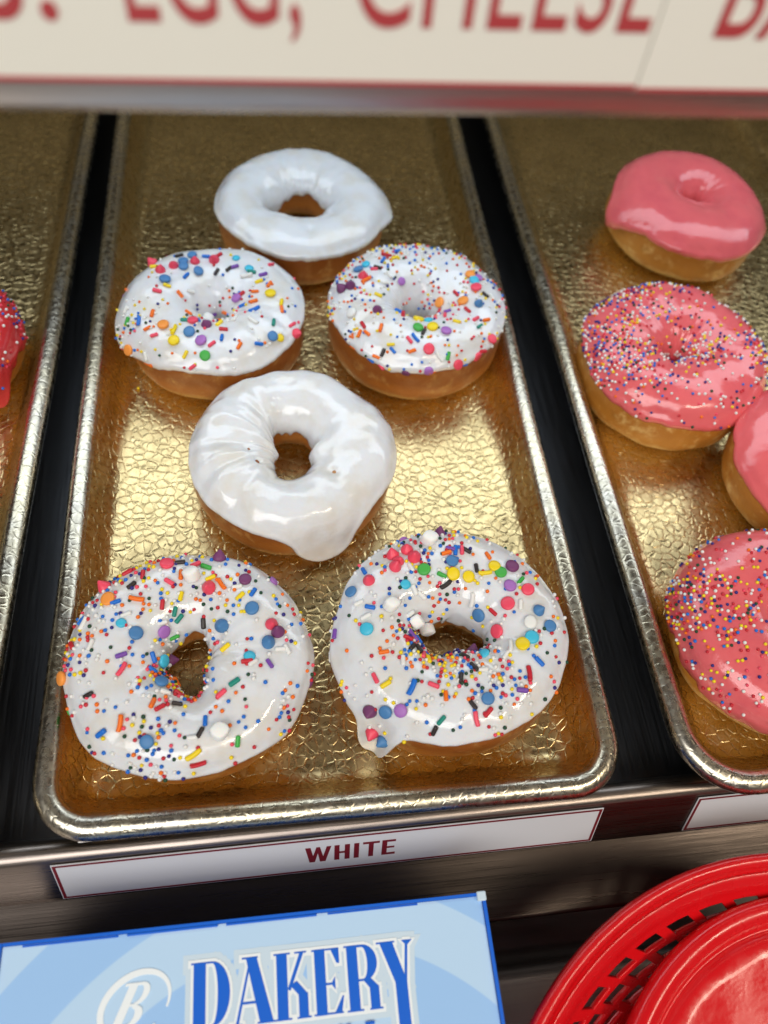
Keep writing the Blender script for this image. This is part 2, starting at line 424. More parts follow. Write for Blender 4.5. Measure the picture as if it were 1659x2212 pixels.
# letters in unit height, condensed with heavy stems and hairline serifs
def serif(x0, x1, y): return rect(x0, y-.012, x1, y+.012)
L_B = [rect(.04, -.55, .22, 1), serif(0, .30, .99)] + [rect(.22, .975, .32, 1)] + arcband(.32, .52, .26, .48, .08, .455, -PI/2, PI/2) + arcband(.32, -.25, .28, .30, .08, .27, -PI/2, PI/2)
L_A = [[(.20, 1), (.36, 1), (.60, 0), (.40, 0)], [(.23, .86), (.26, .86), (.08, 0), (.04, 0)], rect(.13, .30, .44, .335), serif(-.02, .14, .01), serif(.36, .64, .01), serif(.14, .38, .99)]
L_K = [rect(.04, 0, .20, 1), serif(0, .25, .99), serif(0, .25, .01), [(.20, .45), (.24, .42), (.46, .99), (.40, .99)], [(.24, .50), (.34, .56), (.50, .35), (.40, .30)], rect(.36, 0, .50, .37), serif(.33, .54, .01), serif(.32, .50, .99)]
L_E = [rect(.04, 0, .20, 1), serif(0, .42, .985), serif(0, .44, .015), rect(.19, .44, .34, .47), [(.38, .76), (.42, .76), (.42, .97), (.30, .97)], [(.42, .03), (.32, .03), (.44, .26), (.46, .26)], [(.34, .36), (.34, .56), (.28, .455)]]
L_R = [rect(.04, 0, .20, 1), serif(0, .26, .99), serif(0, .25, .01)] + arcband(.28, .72, .22, .28, .07, .245, -PI/2, PI/2) + [rect(.19, .965, .29, 1), rect(.19, .44, .30, .47), [(.27, .455), (.36, .50), (.50, .34), (.38, .30)], rect(.36, 0, .50, .35), serif(.34, .54, .01)]
L_Y = [[(.02, 1), (.22, 1), (.40, .36), (.22, .36)], [(.43, 1), (.47, 1), (.40, .36), (.36, .36)], rect(.22, -.55, .40, .37), serif(-.03, .26, .99), [(.37, 1), (.54, 1), (.47, .93), (.43, .93)]]
words = []; x = 0
for L_, adv in ((L_B, .62), (L_A, .62), (L_K, .58), (L_E, .50), (L_R, .54), (L_Y, .55)):
    words.append((L_, x)); x += adv

kx, ky = .0234, .0205
BX0, BY0 = -.0213, -.0335
def place_word(ps, dx): return [[((x+dx)*kx+BX0, y*ky+BY0) for x, y in p] for p in ps]
allp = []
for L_, dx in words: allp += place_word(L_, dx)
link('lettering_halo', poly_bm([grow(p, .0030) for p in allp], LZ, .00004, None, .000001), M_halo2, bx)
link('lettering_outline', poly_bm([grow(p, .0011) for p in allp], LZ+.0002, .00004, None, .000001), M_halo, bx)
link('lettering', poly_bm(allp, LZ+.0004, .00004, None, .000001), M_blue, bx)
me = text_mesh('C K E', .0075, .00015, 1.0, .00003, space=1.3); o = link('second_line', me, M_blue, bx); o.location = (.0195, -.0422, LZ+.0008)
# emblem : swoosh ring open at the lower right round a slanted capital
emb = ell(-.0400, -.0235, .0122, .0090, math.radians(28), math.radians(-45), math.radians(285), .0007, .0023, 60)
slx = lambda ps: [[((x+.50*y)*.0118-.0483, y*.0132-.0300) for x, y in p] for p in ps]
Bs = [rect(.04, 0, .30, 1), rect(-.08, -.01, .42, .06), rect(-.08, .93, .42, 1.0)] + arcband(.40, .74, .32, .265, .13, .19, -PI/2, PI/2) + arcband(.40, .24, .38, .26, .15, .18, -PI/2, PI/2) + [rect(.30, .46, .42, .52)]
link('emblem', poly_bm(emb + slx(Bs), LZ, .0003, None, .000001), M_halo, bx)

# ------------------------------------------------------------------ red basket and plate
def lathe(prof, n=96, gap=None, tw=None):
    bm = bmesh.new(); rows = []
    for i, (r, z) in enumerate(prof):
        d_ = tw(i) if tw else 0
        rows.append([bm.verts.new((r*math.cos(2*PI*(k+d_)/n), r*math.sin(2*PI*(k+d_)/n), z)) for k in range(n)])
    for i, (a, b_) in enumerate(zip(rows, rows[1:])):
        for k in range(n):
            if gap and gap(i, k): continue
            j = (k+1) % n; bm.faces.new((a[k], a[j], b_[j], b_[k]))
    bmesh.ops.recalc_face_normals(bm, faces=bm.faces)
    return bm
bk = thing('serving_basket', 'round red plastic basket with slotted wall at the right of the box', 'basket', (.1675, -.1660, -.0625), .03)
H0 = .0725
rimp = [(.1335, H0-.0046), (.1342, H0-.0040)] + [(.1377-.0026*math.cos(a), H0-.0026+.0026*math.sin(a)) for a in [math.radians(10+170*k/12) for k in range(13)]] + [(.1402, H0-.006), (.1385, H0-.013), (.1370, H0-.0135), (.1366, H0-.008)]
link('basket_rim', lathe([(r, z) for r, z in rimp], 128), M_red, bk, True)
# wall: solid band, two rows of slots, solid base
wp = [(.1338, H0-.0048), (.1322, H0-.0054), (.1290, H0-.0100), (.1276, H0-.0118), (.1264, H0-.0126), (.1222, H0-.0180), (.1204, H0-.0202), (.1160, H0-.0262), (.1142, H0-.0286), (.1100, H0-.0350), (.1000, .012), (.104, .0012), (0.002, .0012)]
def gap(i, k): return i in (4, 6, 8) and (k + (3 if i == 6 else 0)) % 6 in (1, 2, 3)
def gap(i, k): return i in (4, 6, 8) and k % 3 in (1, 2)
o = link('basket_wall', lathe(wp, 150, gap, lambda i: -max(0, i-4)*.9), M_red, bk, True)
md = o.modifiers.new('thick', 'SOLIDIFY'); md.thickness = .0022; md.offset = 0
md = o.modifiers.new('soft', 'BEVEL'); md.width = .0004; md.segments = 2; md.limit_method = 'ANGLE'; md.angle_limit = math.radians(50)
pl = thing('serving_plate', 'shiny red plastic plate with rolled rim lying tilted inside the red basket', 'plate', (.1772, -.1388, -.029), 0)
pl.rotation_euler = (.0, .0, .3)
hz = .032
pp = [(.0905, hz-.012), (.0945, hz-.0085)] + [(.0945-.0040*math.cos(a)*1.0, hz-.0035+.0038*math.sin(a)) for a in [math.radians(-70)+math.radians(235)*k/14 for k in range(15)]][::-1]
pp = [(.0975, hz-.0090), (.0982, hz-.0050), (.0975, hz-.0016), (.0955, hz-.0002), (.0928, hz), (.0905, hz-.0010), (.0890, hz-.0034), (.0878, hz-.0056), (.0866, hz-.0060), (.0850, hz-.0048), (.0825, hz-.0042), (.0780, hz-.0050),
      (.070, hz-.0068), (.060, hz-.0086), (.050, hz-.0098), (.040, hz-.0106), (.030, hz-.0112), (.020, hz-.0116), (.010, hz-.0118), (.001, hz-.0118)]
bm = lathe(pp, 128)
for v in bm.verts:
    r = math.hypot(v.co.x, v.co.y); k = min(1, max(0, (.084-r)/.02))
    v.co.z += noise.noise(v.co*34)*.0022*k + noise.noise(v.co*80)*.0005*k
o = link('plate_body', bm, M_red, pl, True)
md = o.modifiers.new('thick', 'SOLIDIFY'); md.thickness = .0016; md.offset = -1 
# ------------------------------------------------------------------ doughnuts
def se(c, p): return math.copysign(abs(c)**p, c)
class Dn: pass
def nz(x, y, z): return noise.noise(Vector((x, y, z)))
def gauss(d, w): return math.exp(-(d/w)**2)
def angd(a, b): return (a-b+PI) % (2*PI)-PI

def dough_pt(d, th, ph, off=0.0):
    cn, sn = math.cos(th), math.sin(th)
    lob = nz(cn*1.1+d.seed, sn*1.1, d.seed*.7)
    Ro = d.R*(1+.030*lob+d.oval*math.cos(2*(th-d.ovala)))
    Rh = d.hole*(1+.28*nz(cn*1.3+d.seed*2, sn*1.3, 4)+d.hoval*math.cos(2*(th-d.hovala)))
    mid = (Ro+Rh)/2; a = (Ro-Rh)/2
    c, s = math.cos(ph), math.sin(ph)
    if c >= 0: r = mid+(a+off)*se(c, .80)
    else: r = mid+(a+off)*se(c, 1.05)
    zt = d.H/2
    ht = 1+.05*nz(cn*1.5, sn*1.5+d.seed, 9)
    if s >= 0: z = zt+(zt*ht+off)*se(s, .78)
    else: z = zt+(zt+off)*se(s, .62)
    p = Vector((r*cn, r*sn, z))
    # gentle lumps
    l = nz(p.x*38+d.seed, p.y*38, p.z*38)*.0011+nz(p.x*90, p.y*90+d.seed, p.z*90)*.0004
    k = min(1, max(0, z/.006))
    p += Vector((c*cn, c*sn, s))*l*k
    if d.hshift: 
        q = max(0, min(1, (d.R-math.hypot(p.x, p.y))/(d.R-d.hole)))
        p.x += d.hshift[0]*q; p.y += d.hshift[1]*q
    return p

def grid_mesh(pts, nth, nph, close_ph):
    me = bpy.data.meshes.new('m'); vs = [tuple(p) for p in pts]; fs = []
    for i in range(nth):
        j = (i+1) % nth
        for k in range(nph if close_ph else nph-1):
            l = (k+1) % nph
            fs.append((i*nph+k, j*nph+k, j*nph+l, i*nph+l))
    me.from_pydata(vs, [], fs); me.update()
    return me

def icing_mesh(d, nth=260, nph=72):
    pts = []
    for i in range(nth):
        th = 2*PI*i/nth; cn, sn = math.cos(th), math.sin(th)
        po = d.edge+.17*nz(cn*1.6+d.seed*3, sn*1.6, 1.5)+.07*nz(cn*5, sn*5+d.seed, 2.5)+.03*nz(cn*14, sn*14, d.seed)
        pout = 0.0
        for (a, wd, drop, outw) in d.drips:
            g = gauss(angd(th, math.radians(a)), math.radians(wd)); po -= drop*g; pout += outw*g
        pi_ = PI+d.inner+.25*nz(cn*1.5, sn*1.5, d.seed+6)+.08*nz(cn*5, sn*5, d.seed+3)
        for k in range(nph):
            f = k/(nph-1); f2 = .5-.5*math.cos(PI*f); f = .45*f+.55*f2
            ph = po+(pi_-po)*f
            # distance to the nearer edge, in metres along the surface (approx.)
            eo = (ph-po)*.019; ei = (pi_-ph)*.014
            e = min(eo, ei)
            wv = .0026
            t = d.thick*(math.sqrt(max(0, 1-(1-min(1, e/wv))**2)))
            bead = d.thick*.35*gauss(eo-.0030, .0022)
            off = -.0010*(1 if e < .00005 else 0)+t+bead
            p = dough_pt(d, th, ph, off-.0002)
            n_ = Vector((math.cos(ph)*cn, math.cos(ph)*sn, math.sin(ph)))
            m_ = min(1, e/.004)
            wr = 0
            if d.wrinkle:
                rad = nz(th*7+d.seed, ph*1.1, 3.3)            # radial pleats
                rg = max(0, math.cos(angd(th, d.wra)))**1.2
                wr += rad*.0016*rg*d.wrinkle
                wr += nz(p.x*130, p.y*130, p.z*130)*.0007*d.wrinkle
                wr += nz(p.x*55+3, p.y*55, p.z*55)*.0012*d.wrinkle
            wr += nz(p.x*60, p.y*60, p.z*60+d.seed)*.0006
            for (cx, cy, r, dep) in d.craters:
                g = gauss(math.hypot(p.x-cx, p.y-cy), r) if ph < PI*.75 else 0
                wr -= dep*g
            p += n_*wr*m_
            if pout:
                k2 = gauss(eo, .012)*(1 if eo > 0 else 1)
                p += Vector((cn, sn, -.30))*pout*k2
            if p.z < .0008: p.z = .0008
            pts.append(p)
    return grid_mesh(pts, nth, nph, False)

# candy pieces, one mesh per shape and colour
def ico(r, sub=2, sc=(1, 1, 1)):
    bm = bmesh.new(); bmesh.ops.create_icosphere(bm, subdivisions=sub, radius=r)
    for v in bm.verts: v.co = Vector((v.co.x*sc[0], v.co.y*sc[1], v.co.z*sc[2]))
    return bm
def lathe_c(prof, n=20):
    bm = bmesh.new(); rows = []
    for r, z in prof:
        rows.append([bm.verts.new((r*math.cos(2*PI*k/n), r*math.sin(2*PI*k/n), z)) for k in range(n)])
    for a, b_ in zip(rows, rows[1:]):
        for k in range(n):
            j = (k+1) % n; bm.faces.new((a[k], a[j], b_[j], b_[k]))
    bm.faces.new(rows[0]); bm.faces.new(rows[-1]); bmesh.ops.recalc_face_normals(bm, faces=bm.faces)
    return bm
def rod(L, r, bend=0):
    pr = [(r*.55, -L/2), (r*.92, -L/2+r*.22), (r, -L/2+r*.6), (r, -L/4), (r, 0), (r, L/4), (r, L/2-r*.6), (r*.92, L/2-r*.22), (r*.55, L/2)]
    bm = lathe_c(pr, 14)
    for v in bm.verts:
        x, y, z = v.co; v.co = Vector((z, x+bend*(z/L)**2*4*L, y))
    return bm
def marsh():
    bm = lathe_c([(.0026, 0), (.0032, .0003), (.0034, .0010), (.0034, .0042), (.0032, .0050), (.0026, .0053)], 12)
    for v in bm.verts:
        a = math.atan2(v.co.y, v.co.x); k = 1+.06*math.cos(4*a)+.05*nz(v.co.x*400, v.co.y*400, v.co.z*300); v.co.x *= k; v.co.y *= k*.85
    return bm
PROTO = {}
def proto(kind, col):
    if (kind, col) in PROTO: return PROTO[(kind, col)]
    if kind == 'j': bm, nm = rod(.0045, .00096), 'rod_sprinkle'
    elif kind == 'l': bm, nm = rod(.0064, .0010, .05), 'rod_sprinkle'
    elif kind == 'd': bm, nm = lathe_c([(.0020, -.0007), (.0026, -.0002), (.00285, .0005), (.0028, .0011), (.0024, .00145), (.0013, .0016), (.0002, .00163)], 24), 'disc_sprinkle'
    elif kind == 's': bm, nm = lathe_c([(.0015, -.0006), (.0021, -.0001), (.0023, .0004), (.0020, .0009), (.0010, .0011), (.0002, .0011)], 20), 'disc_sprinkle'
    elif kind == 'c': bm, nm = lathe_c([(.0014, -.0007), (.0024, -.0006), (.0028, .0000), (.0027, .0007), (.0020, .0018), (.0011, .0030), (.0005, .0038), (.0001, .0040)], 24), 'drop_sprinkle'
    elif kind == 'm': bm, nm = marsh(), 'mini_marshmallow'
    elif kind == 'n': bm, nm = ico(.00074, 2), 'bead_sprinkle'
    me = bpy.data.meshes.new(nm); bm.to_mesh(me); bm.free()
    me.materials.append(M_marsh if kind == 'm' else (DM if kind in 'dcs' else CM)[col])
    for p in me.polygons: p.use_smooth = True
    PROTO[(kind, col)] = (nm, me); return PROTO[(kind, col)]

def doughnut(label, loc, R, H, seed, ice='w', hole=.011, edge=.12, inner=.25, drips=(), thick=.0019, oval=.01, ovala=0, hoval=.1, hovala=0,
             wrinkle=.35, wra=0, craters=(), tilt=(0, 0), pieces='', beads=0, clusters=(), beadcols='rrkoyyobwwwwieb', hshift=None, golden=False, nbase=1.0, group=None, name=None, bead_r=1.0, inhole=0):
    d = Dn(); d.R, d.H, d.seed, d.hole, d.edge, d.inner, d.drips, d.thick = R, H, seed, hole, edge, inner, drips, thick
    d.oval, d.ovala, d.hoval, d.hovala, d.wrinkle, d.wra, d.craters, d.hshift = oval, ovala, hoval, hovala, wrinkle, math.radians(wra), craters, hshift
    rnd = random.Random(int(seed*100))
    t = thing(name or 'iced_doughnut', label, 'doughnut', loc, 0, group)
    t.rotation_euler = (tilt[0], tilt[1], 0)
    nth, nph = 160, 72
    me = grid_mesh([dough_pt(d, 2*PI*i/nth, 2*PI*k/nph) for i in range(nth) for k in range(nph)], nth, nph, True)
    link('dough', me, M_dough_g if golden else M_dough, t, True)
    im = icing_mesh(d)
    link('icing', im, dict(w=M_ice_w, p=M_ice_p, r=M_ice_r)[ice], t, True)
    bvh = BVHTree.FromPolygons([v.co for v in im.vertices], [p.vertices[:] for p in im.polygons])
    def orient(pt, n, ang, lift, sink=(0, 0)):
        n = n.normalized()
        if n.z < 0 and pt.z > H*.6: n = -n
        ex = Vector((math.cos(ang), math.sin(ang), 0)); ex = (ex-n*ex.dot(n))
        if ex.length < 1e-4: ex = Vector((0, 0, 1)).cross(n)
        ex.normalize(); ey = n.cross(ex)
        m = Matrix((ex, ey, n)).transposed().to_4x4(); m.translation = pt+n*lift
        return m
    placed = []
    for e in [q for q in pieces.split(';') if q]:
        kc, x, y, z, a = e.split(); k, c = kc[0], kc[1]
        loc_, n, _, _ = bvh.find_nearest(Vector((float(x), float(y), float(z)))*1e-4)
        c_ = Vector((0, 0, H/2)); out = (loc_-Vector((loc_.x, loc_.y, 0)).normalized()*(R+hole)/2); out = loc_-Vector((*(Vector((loc_.x, loc_.y)).normalized()*(R+hole)/2), H/2))
        if n.dot(out) < 0: n = -n
        if k == 'm': n = (n+Vector((rnd.uniform(-.4, .4), rnd.uniform(-.4, .4), 0))).normalized()
        if k == 'c': n = (n+Vector((rnd.uniform(-.3, .3), rnd.uniform(-.45, .1), 0))).normalized()
        if k in 'ds': n = (n+Vector((rnd.uniform(-.18, .18), rnd.uniform(-.18, .18), 0))).normalized()
        if k in 'jl': n = (n+Vector((rnd.uniform(-.15, .15), rnd.uniform(-.15, .15), 0))).normalized()
        lift = dict(j=.00050, l=.00055, d=.0003, s=.0001, c=.0003, m=.0005)[k]
        for (q, r_) in placed:
            if (q-loc_).length < .0020: lift += .0009
        nm, pm = proto(k, c)
        o = bpy.data.objects.new(nm, pm); C.objects.link(o); o.parent = t
        s_ = rnd.uniform(.92, 1.08)
        o.matrix_local = orient(loc_, n, math.radians(float(a)), lift) @ Matrix.Diagonal((s_, s_*rnd.uniform(.93, 1.07), s_*rnd.uniform(.9, 1.1), 1))
        placed.append((loc_, k))
    if beads:
        # area-weighted sampling on the icing with uneven density
        polys = [p for p in im.polygons]
        wts, cand = [], []
        for p in polys:
            c_ = p.center; rr = math.hypot(c_.x, c_.y)
            out = c_-Vector((c_.x/rr*(R+hole)/2, c_.y/rr*(R+hole)/2, H/2))
            n = p.normal if p.normal.dot(out) > 0 else -p.normal
            if n.z < -.05 or c_.z < H*.42: continue
            den = nbase*(.25+2.6*max(0, nz(c_.x*85+seed, c_.y*85, 2)+.08)**1.4)
            for (cx, cy, r, a) in clusters: den += a*gauss(math.hypot(c_.x-cx, c_.y-cy), r)
            cand.append((c_.copy(), n.copy())); wts.append(p.area*den)
        pts = []; grid = {}
        idx = rnd.choices(range(len(cand)), wts, k=beads*3)
        for i in idx:
            if len(pts) >= beads: break
            c_, n = cand[i]
            j = Vector((rnd.gauss(0, .0004), rnd.gauss(0, .0004), 0)); j -= n*j.dot(n)
            q = c_+j; key = (int(q.x//.0015), int(q.y//.0015), int(q.z//.0015)); ok = True
            for a in (-1, 0, 1):
                for b_ in (-1, 0, 1):
                    for cc in (-1, 0, 1):
                        for r_ in grid.get((key[0]+a, key[1]+b_, key[2]+cc), ()):
                            if (r_-q).length < .00128: ok = False
            if any((q-pl_).length < (.0026 if k in 'dcm' else .0012) for pl_, k in placed): ok = rnd.random() < .15 and ok
            if not ok: continue
            grid.setdefault(key, []).append(q)
            pts.append((q+n*.00032, rnd.choice(beadcols)))
        # the hundred nearest the viewer (and facing) singly, the rest as one part
        cl = Vector(cam.location)-Vector(loc)
        pts.sort(key=lambda e: (e[0]-cl).length)
        vis = []; rest = []
        for q in pts:
            (vis if len(vis) < 100 and q[0].z > H*.6 else rest).append(q)
        for q, c in vis:
            nm, pm = proto('n', c)
            o = bpy.data.objects.new(nm, pm); C.objects.link(o); o.parent = t; o.location = q
            o.scale = (bead_r*rnd.uniform(.9, 1.1),)*3
        if rest:
            pm = proto('n', 'r')[1]; bv = [v.co.copy() for v in pm.vertices]; bf = [p.vertices[:] for p in pm.polygons]
            vs, fs, mi = [], [], []; cols = sorted(set(c for _, c in rest))
            for q, c in rest:
                b0 = len(vs); s_ = bead_r*rnd.uniform(.9, 1.1)
                vs += [tuple(q+v*s_) for v in bv]; fs += [tuple(i+b0 for i in f) for f in bf]; mi += [cols.index(c)]*len(bf)
            me = bpy.data.meshes.new('bead_sprinkles'); me.from_pydata(vs, [], fs); me.update()
            for c in cols: me.materials.append(CM[c])
            for p, i in zip(me.polygons, mi): p.material_index = i; p.use_smooth = True
            o = bpy.data.objects.new('bead_sprinkles', me); C.objects.link(o); o.parent = t; tag(o, kind='stuff')
    return t

D5="dk -93 395 346 0;ck -339 309 306 0;cp 123 425 322 0;dp 235 299 355 0;do -315 236 350 0;ss -258 123 365 0;db -201 80 355 0;dv -93 101 306 0;db 263 157 365 0;cb 136 103 335 0;ck 84 271 365 0;ck 338 87 361 0;cp 365 51 358 0;cb 323 10 364 0;ss 248 -49 362 0;cp -63 33 187 0;ds -109 -2 257 0;db -96 -111 317 0;do -482 -53 260 0;dg -485 -179 170 0;dp 477 -120 233 0;db -133 -359 354 0;sv 350 327 275 0;mw 23 310 365 0;mw 132 -352 356 0;jr -251 366 320 15;jr -186 341 352 90;jn -37 399 348 5;jk 27 386 353 30;jg 71 373 355 -20;jo -30 335 363 90;jk -77 302 365 -35;jy 91 317 364 25;lo 135 284 365 -60;jn -225 287 359 45;jy -27 236 361 80;jb -285 217 360 20;lo -203 224 365 -12;jy 214 218 365 45;jw 200 265 364 10;jb 266 235 361 60;jw -241 159 365 20;lw -408 144 330 55;jb -419 163 316 40;jr -102 203 358 90;jt -51 174 341 85;jw -99 131 331 12;jn 39 127 301 65;jw -370 40 357 70;jr -452 63 309 -45;jv -250 -10 362 18;lk -243 -67 362 60;jb -136 -4 304 -50;jb -128 -50 307 -10;jy 154 7 324 30;jr 238 -72 362 5;jw 261 -80 364 35;jw 396 -25 349 -60;jv 327 -87 363 -60;jt 189 -153 361 30;jo -43 -66 187 35;jr -13 -136 305 5;jw -73 -156 336 0;jn -25 -202 351 5;jo -120 -215 362 70;jr -91 -231 362 35;jk 135 -191 360 38;jn -369 -158 347 15;lo -235 -283 358 80;jb -306 -307 329 30;jb 79 -299 365 90;jn 61 -343 362 60;ly 36 -418 338 35;lr 50 -449 313 8;jw 32 -358 360 0;jg 198 -377 334 90;jw 372 -23 357 0;jt -34 148 321 60;jg -56 91 249 40"
D6="dv -176 507 211 0;ck -160 364 390 0;ck -223 342 386 0;ck -204 301 400 0;ck -222 269 402 0;ck -132 315 403 0;ck -12 555 226 0;dk 30 556 228 0;cp 3 448 360 0;dg -97 245 403 0;dy 26 223 396 0;dy 94 208 397 0;dy 211 247 404 0;dg 234 214 404 0;dp 292 246 396 0;dv 262 147 405 0;dk 337 127 401 0;dk 238 70 401 0;ck -338 217 389 0;db -412 176 360 0;db 27 278 404 0;db 113 50 318 0;cb 366 31 399 0;db 403 -41 387 0;dw 317 -23 404 0;ds 310 -89 404 0;dy 266 -115 405 0;dk 157 -30 362 0;ds -367 -10 399 0;ss -185 182 403 0;cp 89 -50 252 0;cp 68 -35 209 0;ss 106 -118 361 0;db 83 -336 403 0;cp -374 -317 298 0;db -317 -341 341 0;dv -261 -349 369 0;ck -365 -376 190 0;cb -323 -411 190 0;cb -506 119 190 0;mw -61 391 391 0;mw -260 79 404 0;mw -127 33 331 0;mw -79 36 209 0;jr -103 530 214 80;jt -340 407 190 45;jb -350 274 362 -60;jw -242 371 364 30;jw -153 260 405 -70;jg -25 221 395 -30;ln -9 182 378 35;jo 10 321 404 10;jv 32 343 403 -20;jb 53 334 403 80;jk 81 335 403 80;jn 106 334 402 -40;jo 196 304 400 -75;jn 132 245 404 90;ly 166 218 404 -3;jg 315 173 401 45;lw 100 111 353 80;jw 292 59 405 80;jr 164 47 370 -50;jw -147 158 393 -70;jw -116 138 377 -50;jw -390 111 387 20;jb -346 87 401 -20;jw -367 45 399 20;jw -473 144 290 80;jv -487 14 307 70;jw -499 -61 252 -60;jw -151 58 364 25;lv -161 -24 365 -50;jb -129 -30 332 -45;jr -190 -46 385 -15;jn -178 -86 386 45;jn -144 -86 368 90;jo -307 -115 404 3;jk -131 -111 371 60;jy -119 -133 376 85;jw -233 -151 404 85;jw -42 -8 209 60;jn 30 -141 346 -70;jn 52 -193 387 -60;jw 91 -205 396 10;jn -8 -240 400 75;lr 269 -247 400 85;jb 320 -198 397 -50;lw 216 -113 400 85;jw 186 -154 400 50;jy -314 -246 389 25;lb -211 -269 403 60;jk -126 -268 405 -30;jo -85 -315 404 88;jv 231 -310 394 -10;jn 22 -357 401 -60;jr 78 -388 391 45;lk 26 -409 385 -80;jt -112 -403 381 45;jn -138 -431 355 60;jk -353 -216 383 -70"
D2="cv -282 464 268 0;db -112 309 403 0;ck -97 258 404 0;ck 2 277 404 0;db -158 251 405 0;db -155 211 404 0;ck -209 220 405 0;db -80 189 391 0;db -248 94 404 0;ck -275 175 403 0;ck -324 281 361 0;ss 121 284 404 0;ss 190 195 404 0;dy 299 0 405 0;dv 129 28 333 0;cp -31 -203 392 0;dk -100 -172 389 0;db -113 -267 405 0;dv -54 -331 402 0;dy -188 -321 394 0;do -243 -222 403 0;db 301 -281 374 0;sy 341 -271 354 0;ck 420 -199 311 0;dg -35 -409 375 0;do -407 -255 262 0;dk -457 -161 198 0;cv -513 139 219 0;cb -510 -19 190 0;mw -40 48 209 0;jn -183 306 398 30;jn 15 192 386 60;jn 81 204 396 45;jy -310 213 393 5;jb -40 304 404 0;jr 26 311 404 30;jb -143 148 392 60;jy -237 58 402 -15;jk -285 17 405 -10;jo -173 29 376 -35;jw -123 76 350 -10;jo -301 -138 403 80;lb -367 -169 379 85;jo -322 -229 384 20;ly -189 -251 404 75;jk -288 -274 383 10;jw -434 -69 350 45;jv 265 155 404 20;jo 295 73 405 60;jy 241 101 403 15;jo 218 29 396 -10;jo 210 -44 395 0;lb 212 -107 401 30;jo 83 56 228 10;jb 150 -41 361 0;jr 147 41 358 25;jo 357 -100 395 -80;jy 355 -55 397 80;jt 310 -200 395 85;jb 47 -312 404 85;jr 55 -247 403 -5;jy 31 -188 385 55;jv -2 12 209 30;jk -2 -351 400 45;jo 134 -354 391 60;jy -137 -393 371 50;lw 204 -200 405 -40;jw 111 -164 389 70;jk -100 -443 331 30;lo -327 -353 260 85;jw -332 -333 297 75;jg -424 -139 341 45;jb 230 -335 378 0;jk 309 256 381 50;jv 113 218 402 15;jt 203 171 404 -10;jo -127 -95 364 -30;jt -138 -170 396 0;lw 175 147 398 0;jk 405 -173 349 40"
D3="cp -418 55 394 0;cp -372 62 415 0;db -318 198 416 0;ck -297 127 424 0;ss -275 232 419 0;do 297 128 424 0;sv 343 114 419 0;ds 312 88 424 0;dk 318 34 424 0;do 231 -48 419 0;do 126 1 339 0;cb 309 -90 424 0;cp -244 -132 424 0;dw -378 -142 404 0;dg -45 -266 424 0;dy 36 -256 423 0;dy -25 -169 390 0;ss 27 -172 392 0;dv 101 -294 424 0;dk -1 -400 406 0;dk 364 -285 353 0;dk 153 -447 337 0;ck 282 -390 318 0;dv -3 -483 316 0;cp -124 -477 280 0;sv -83 131 376 0;jr -159 286 424 -20;jb -177 247 425 60;jb -89 324 423 15;jy -107 265 424 20;lo -281 91 425 30;jy -223 -5 416 -20;jk -231 188 425 0;jo -343 -271 382 50;jo -310 -281 396 -50;jr -325 -235 405 -70;jo -239 -267 420 70;jb -128 -118 392 -60;jy 170 -219 424 -20;jk 280 -195 423 35;jr 242 -125 424 -60;jr 202 14 408 -60;jv 139 -104 392 -10;jr 109 -47 324 25;jk 118 -147 402 80;lb -67 -336 422 -60;jk -98 -347 419 -60;jo -89 -406 398 20;jb -187 -390 385 -60;jy -196 -361 400 0;jn -237 -386 366 60;jo -268 -389 337 -30;jo -379 -299 316 -80;lb -305 -381 299 -55;lk -260 -418 284 -60;lw 53 -433 382 -60;jg 102 -427 379 80;jr 304 -360 339 0;jn -18 -295 425 60;jt 295 -244 413 40;jo 340 -196 410 20;jn 362 -14 419 -40;jw 400 -21 406 -50;jn -212 195 424 -30;jw -150 147 411 -60;jb 199 -445 304 10;jo 28 -491 284 10;jr -111 -150 400 70;jw -177 91 407 0"

Z0 = .0006
GW, GS, GP = 'plain white iced doughnuts', 'white iced doughnuts with mixed sprinkles', 'pink and red iced doughnuts'
doughnut('plain white iced doughnut alone at the far end of the middle tray', (.0003, .3550, Z0), .0500, .0340, 1.3, 'w', .0170, .36, .0,
         [(-4, 17, .32, .0040), (-88, 22, .02, .001), (-150, 15, .08, 0)], wrinkle=.35, wra=90, craters=[(.004, -.034, .0028, .0012)], hoval=.12, group=GW)
doughnut('white iced doughnut with scattered confetti, second row, beside the middle tray left rim', (-.0500, .2622, Z0), .0468, .038, 2.1, 'w', .0085, .34, 1.1,
         [(-160, 22, .25, .0030), (-95, 20, .05, 0)], wrinkle=.45, wra=-60, oval=.02, pieces=D2, bead_r=1.05, beads=190, nbase=.35,
         clusters=[(-.004, -.018, .008, 3.0), (-.040, -.018, .008, 4), (.012, -.006, .01, .8)], group=GS)
doughnut('white iced doughnut thick with beads, second row, beside the middle tray right rim', (.0598, .2615, Z0), .0478, .040, 3.7, 'w', .0105, .36, .35,
         [(-110, 15, .04, 0)], wrinkle=.5, wra=180, pieces=D3, bead_r=1.05, beads=500, nbase=1.0, hoval=.05,
         clusters=[(0, .036, .02, 1.5), (-.036, 0, .014, .8), (.038, .005, .010, 1)], group=GS)
doughnut('plain white iced doughnut with a drip of icing, centre of the middle tray', (-.0124, .1690, Z0), .0484, .036, 4.4, 'w', .0142, .22, .0,
         [(-74, 19, .75, .0035), (-130, 25, .0, 0)], wrinkle=.8, wra=180, craters=[(-.020, -.004, .0030, .0014), (-.016, -.010, .0016, .0018), (-.007, .024, .0030, .0013), (.018, -.019, .0030, .0012)],
         hoval=.30, hovala=PI/2, group=GW, thick=.0017)
